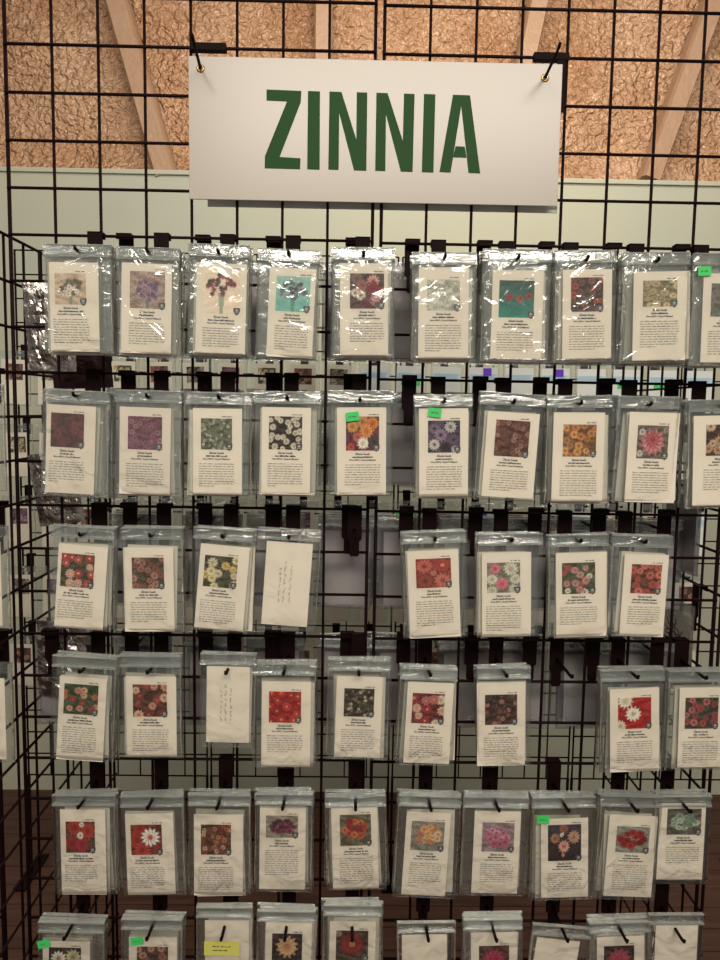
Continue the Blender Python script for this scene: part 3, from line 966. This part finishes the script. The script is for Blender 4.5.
for ri in range(5):
    zl = FZT - (3 * ri + 4 if ri else 4) * CELL
    for ci, x in enumerate(far_x):
        # keep clear of the seams between the rear panels
        lab = 'rear rack %s row, %s from the left' % (frow[ri], ('first second third fourth fifth sixth seventh eighth ninth tenth eleventh twelfth thirteenth fourteenth fifteenth sixteenth seventeenth eighteenth nineteenth twentieth').split()[ci])
        hook(x, zl, 0.03, 'small dark peg hook, ' + lab, 'rear rack hooks', y0=FAR_Y, meshes=(FP, FR))
        if (ri, ci) in ((4, 15), (4, 16), (4, 17), (3, 2), (4, 5)):
            continue
        white = ri in (0, 2) and ci >= 10 and (ri == 0 or ci % 3 == 1)
        b = empty('distant_seed_bag', (x, FAR_Y - 0.088, zl - 0.03), '%s, %s' % ('bright white labelled bag' if white else 'small seed bag with %s photo' % far_names[(ci * 3 + ri) % 4], lab),
                  'seed packet', 'bags on the rear rack', (0, rnd.uniform(-0.03, 0.03), 0))
        link_mesh('pouch', far_pouch, b, loc=(0, 0, 0.010))
        link_mesh('header', far_hdr, b, loc=(0, 0, 0.010))
        c = link_mesh('card', far_white if white else far_card, b, loc=(0, 0, -0.087))
        if white:
            link_mesh('blue_band', far_band, c, loc=(0, -0.001, 0.04))
            if ci in (13, 15):
                link_mesh('purple_mark', far_purple, c, loc=(0.012, -0.0018, 0.055))
            if ci in (11, 17, 18):
                link_mesh('green_mark', far_green, c, loc=(0, -0.0018, 0.02))
        else:
            link_mesh('photograph', far_pic[(ci * 3 + ri) % 4], c, loc=(0, -0.0006, 0.032))
            if (ri, ci) in ((3, 9), (2, 16), (3, 4), (2, 11)):
                g = link_mesh('price_sticker', far_green, b, loc=(-0.01, -0.004, -0.03))

# ------------------------------------------------------------------ foil packets inside the left end
from mathutils import noise as _ns


def foil_mesh(W, H, seed, m):
    vs, fs = [], []
    nx, nz = 18, 24
    for side in (-1, 1):
        for j in range(nz + 1):
            for i in range(nx + 1):
                u, v = i / nx, j / nz
                e = min(1, 4 * min(u, 1 - u)) * min(1, 4 * min(v, 1 - v))
                x, z = W * (u - .5), -H * v
                a = _ns.noise(Vector((x * 50 + seed, z * 50, side))) * 0.008 + abs(_ns.noise(Vector((x * 110, z * 110 + seed, 2)))) * 0.006
                vs.append((x + 0.004 * _ns.noise(Vector((z * 60, seed, 1))), side * (0.0005 + e * 0.007) + e * a, z))
    N = (nx + 1) * (nz + 1)
    for side in (0, 1):
        for j in range(nz):
            for i in range(nx):
                q = side * N + j * (nx + 1) + i
                f = (q, q + nx + 1, q + nx + 2, q + 1)
                fs.append(f if side == 0 else f[::-1])
    for j in range(nz):
        q = j * (nx + 1)
        fs.append((q, q + N, q + N + nx + 1, q + nx + 1))
        q += nx
        fs.append((q, q + nx + 1, q + N + nx + 1, q + N))
    for i in range(nx):
        q = nz * (nx + 1) + i
        fs.append((q, q + N, q + N + 1, q + 1))
        fs.append((i, i + 1, i + N + 1, i + N))
    me = bpy.data.meshes.new('foil_packet')
    me.from_pydata(vs, [], fs)
    me.materials.append(m)
    return me


# x,y of the top centre in the photograph, distance behind the grid, size
FOILS = [(40, 280, 0.035, 0.080, 0.16, 'crumpled silver foil packet behind the grid beside the top left bag', FOIL),
         (40, 452, 0.035, 0.080, 0.13, 'crumpled silver foil packet behind the grid beside the second row', FOIL),
         (55, 622, 0.035, 0.105, 0.14, 'shiny silver foil packet behind the grid below the third row', FOIL),
         (80, 335, 0.130, 0.11, 0.10, 'dark maroon shiny packet hanging behind the first top bag', DKPACK)]
for (px, py, dd, W, H, lab, m) in FOILS:
    p = at(px, py, -dd)
    p.x = max(p.x, 0.008 + W / 2 * 0.9)
    o = link_mesh('foil_packet', foil_mesh(W, H, px * 1.3, m), loc=p, rot=(0, rnd.uniform(-0.15, 0.15), rnd.uniform(-0.3, 0.3)))
    tag(o, lab, 'packet', 'foil packets')

# ------------------------------------------------------------------ bags beyond the left edge, and on the right end panel
lp = pouch_mesh(0.108, 0.172, 401, 1.0, FILM)
for ri, j in enumerate((8, 11, 14)):
    rn = ('second', 'third', 'fourth')[ri]
    x, zl = at(-26, 500, 0.09).x, line_z(j)
    hook(x, zl, 0.033, 'black peg hook at the far left frame edge, %s row' % rn, 'left neighbour hooks')
    b = empty('seed_bag', (x, -0.09, zl - 0.033), 'pale seed bag cut by the left frame edge, %s row' % rn, 'seed packet', 'bags of the left neighbour')
    link_mesh('pouch', lp, b, loc=(0, 0, 0.01))
    link_mesh('header', rear_hdr, b, loc=(0, 0, 0.01))
    link_mesh('card', far_card, b, loc=(0, 0, -0.087))
XE = GAP + 8 * CELL + 0.014
BARE = mat('cut_branch_print', (0.05, 0.03, 0.02), 0.7)
for k, (yy, j, lab, twig) in enumerate([(0.075, 10, 'grey seed bag on the right end panel, beside the third row', False), (0.078, 13, 'bag with dark twig picture on the right end panel, below the grey one', True)]):
    zl = line_z(j)
    hk = empty('peg_hook', (XE, yy, zl), 'black peg hook on the right end panel, %s' % ('upper', 'lower')[k], 'hook', 'end panel hooks', (0, 0, -math.pi / 2))
    link_mesh('back_plate', HP, hk)
    link_mesh('rod', HR, hk, loc=(0, 0, -0.033))
    b = empty('seed_bag', (XE - 0.05, yy, zl - 0.033), lab, 'seed packet', 'bags on the right end panel', (0, 0, -math.pi / 2 + 0.25))
    link_mesh('pouch', rear_pouch[k], b, loc=(0, 0, 0.01))
    link_mesh('header', rear_hdr, b, loc=(0, 0, 0.01))
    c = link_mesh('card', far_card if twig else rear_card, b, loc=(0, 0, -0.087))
    if twig:
        bm = bmesh.new()
        for q in range(11):
            a = q * 0.55 - 0.4
            cx_, cz_ = 0.008 * math.cos(q * 2.1), 0.012 * math.sin(q * 1.3)
            pts = [(cx_ + 0.022 * t * math.cos(a + t), 0, cz_ + 0.02 * t * math.sin(a + t)) for t in (-1, -.5, 0, .5, 1)]
            for u, v in zip(pts, pts[1:]):
                dx, dz = v[0] - u[0], v[2] - u[2]
                l = math.hypot(dx, dz)
                ox, oz = -dz / l * 0.0013, dx / l * 0.0013
                bm.faces.new([bm.verts.new(s) for s in ((u[0] + ox, 0, u[2] + oz), (v[0] + ox, 0, v[2] + oz), (v[0] - ox, 0, v[2] - oz), (u[0] - ox, 0, u[2] - oz))])
        link_mesh('twig_print', mk('twig_print', bm, BARE), c, loc=(0, -0.0006, 0.032))

# ------------------------------------------------------------------ the sign
SD = 0.017
A, B, Cc, Dd = at(189, 56, SD), at(563, 65, SD), at(556.5, 206, SD), at(189, 199.5, SD)
sw = ((B - A).length + (Cc - Dd).length) / 2
sh = ((Dd - A).length + (Cc - B).length) / 2
sc_ = (A + B + Cc + Dd) / 4
sang = -math.atan2(((B + Cc) / 2 - (A + Dd) / 2).z, ((B + Cc) / 2 - (A + Dd) / 2).x)
root = empty('hanging_sign', sc_, 'long white plastic sign reading ZINNIA in green, hung at the top', 'sign', rot=(0, sang, 0))
RI = Matrix.Rotation(-sang, 3, 'Y')
bm = bmesh.new()
box(bm, -sw / 2, sw / 2, -0.0018, 0.0018, -sh / 2, sh / 2)
bmesh.ops.bevel(bm, geom=bm.edges[:], offset=0.0005, segments=1, affect='EDGES')
link_mesh('board', mk('board', bm, SIGNW), root)
LET = [
    ('I', [(308, 91), (320, 91.5), (319.6, 169.8), (307.2, 169.3)]),
    ('N', [(329.5, 91.6), (341.5, 92), (356.3, 139.5), (356.8, 92.3), (367.3, 92.6), (366.3, 170.8), (354, 170.4), (339.2, 113), (338.6, 170), (328.3, 169.6)]),
    ('N', [(376.4, 92.8), (387.6, 93.2), (402.8, 141), (404, 93.6), (414.6, 94), (412.6, 172), (400.8, 171.6), (386, 114.5), (385.3, 171.2), (375.2, 170.8)]),
    ('I', [(424, 94), (435.4, 94.4), (433.4, 172.6), (421.8, 172.2)]),
]
H_A = [(453, 94.8), (470, 95.4), (480.2, 173.4), (468.5, 173), (466.3, 157.8), (453, 157.3), (450.6, 172.6), (439.5, 172)]


def loc2(px, py):
    p = RI @ (at(px, py, SD + 0.002) - sc_)
    return (p.x, p.z)


def letter(name, polys, lab):
    bm = bmesh.new()
    for poly in polys:
        vs = [bm.verts.new((x, -0.0024, z)) for x, z in [loc2(*q) for q in poly]]
        bm.faces.new(vs)
    bmesh.ops.triangulate(bm, faces=bm.faces[:])
    ex = bmesh.ops.extrude_face_region(bm, geom=bm.faces[:])
    bmesh.ops.translate(bm, verts=[v for v in ex['geom'] if isinstance(v, bmesh.types.BMVert)], vec=(0, 0.0004, 0))
    bmesh.ops.recalc_face_normals(bm, faces=bm.faces[:])
    o = link_mesh('letter', mk('letter', bm, SIGNG), root)
    return o


letter('Z', [[(266.5, 89.5), (301.4, 91), (300.8, 102), (287, 101.5), (266.5, 100.5)], [(287, 101.5), (300.8, 102), (279.5, 157), (265, 156)],
             [(265, 156), (279.5, 157), (300.5, 158.3), (300, 169.3), (264.7, 168.3)]], 'Z')
for nme, poly in LET:
    letter(nme, [poly], nme)
# A: two legs and a crossbar
letter('A', [[(453, 94.8), (461.5, 95.1), (461.2, 106), (450.6, 172.6), (439.5, 172)],
             [(461.5, 95.1), (470, 95.4), (480.2, 173.4), (468.5, 173), (461.2, 106)],
             [(455.5, 146.3), (464.8, 146.6), (466.4, 157.8), (453, 157.3)]], 'A')
for gx, gy in ((200.5, 68.5), (545, 78)):
    bm = bmesh.new()
    for k in range(20):
        a, b = k * math.pi / 10, (k + 1) * math.pi / 10
        def P(ang_, rr, yy):
            return (rr * math.cos(ang_), yy, rr * math.sin(ang_))
        prof = [(0.0030, -0.0002), (0.0036, -0.0016), (0.0058, -0.0012), (0.0068, 0)]
        for (r1, y1), (r2, y2) in zip(prof, prof[1:]):
            bm.faces.new([bm.verts.new(q) for q in (P(a, r1, y1), P(b, r1, y1), P(b, r2, y2), P(a, r2, y2))])
    bmesh.ops.remove_doubles(bm, verts=bm.verts[:], dist=1e-5)
    x, z = loc2(gx, gy)
    link_mesh('grommet', mk('grommet', bm, BRASS, True), root, loc=(x, -0.0019, z))

for side, (hx, hy, tx, ty, b0, b1, by) in (('left', (200.5, 68.5, 192, 36, 190, 226, 50.5)), ('right', (545, 78, 560, 45, 534, 569, 60.5))):
    hp = at(hx, hy, SD)
    zl = line_z(1) + (RDZ if side == 'right' else 0)
    o = empty('sign_hook', (hp.x, 0, zl), 'black steel hook through the %s grommet of the green lettered sign' % side, 'hook', 'sign hooks')
    bm = bmesh.new()
    x0, x1 = at(b0, by, 0.008).x - hp.x, at(b1, by, 0.008).x - hp.x
    box(bm, x0, x1, -0.0105, 0.004, -0.0045, 0.0065)
    if side == 'right':
        xa = at(560.5, 80, 0.008).x - hp.x
        box(bm, xa - 0.007, xa + 0.007, -0.0095, -0.0072, -0.088, 0.0065)
    link_mesh('back_plate', mk('back_plate', bm, PLATE), o)
    bm = bmesh.new()
    tp = at(tx, ty, 0.118)
    dz = hp.z - zl
    tube(bm, [(0, -0.008, dz + 0.001), (0, -SD, dz), (tp.x - hp.x, -0.112, tp.z - zl - 0.001), (tp.x - hp.x, -0.118, tp.z - zl + 0.003)], 0.0025, 8)
    link_mesh('rod', mk('rod', bm, PLATE, True), o)

# the sign hung on the rear side of the same wires, its lower edge showing
A, B = at(208, 130, -0.02), at(557, 130, -0.02)
zb = at(382, 210.5, -0.02).z
bm = bmesh.new()
hw_ = (B.x + 0.004 - A.x) / 2
box(bm, -hw_, hw_, 0.014, 0.0175, 0, 0.22)
o = link_mesh('rear_sign', mk('rear_sign', bm, GREYB), loc=(A.x + hw_, 0, zb), rot=(0, sang, 0))
tag(o, 'grey back of a second sign, its edge showing below the lettered one', 'sign')
for x in (A.x + 0.02, B.x - 0.02):
    pass
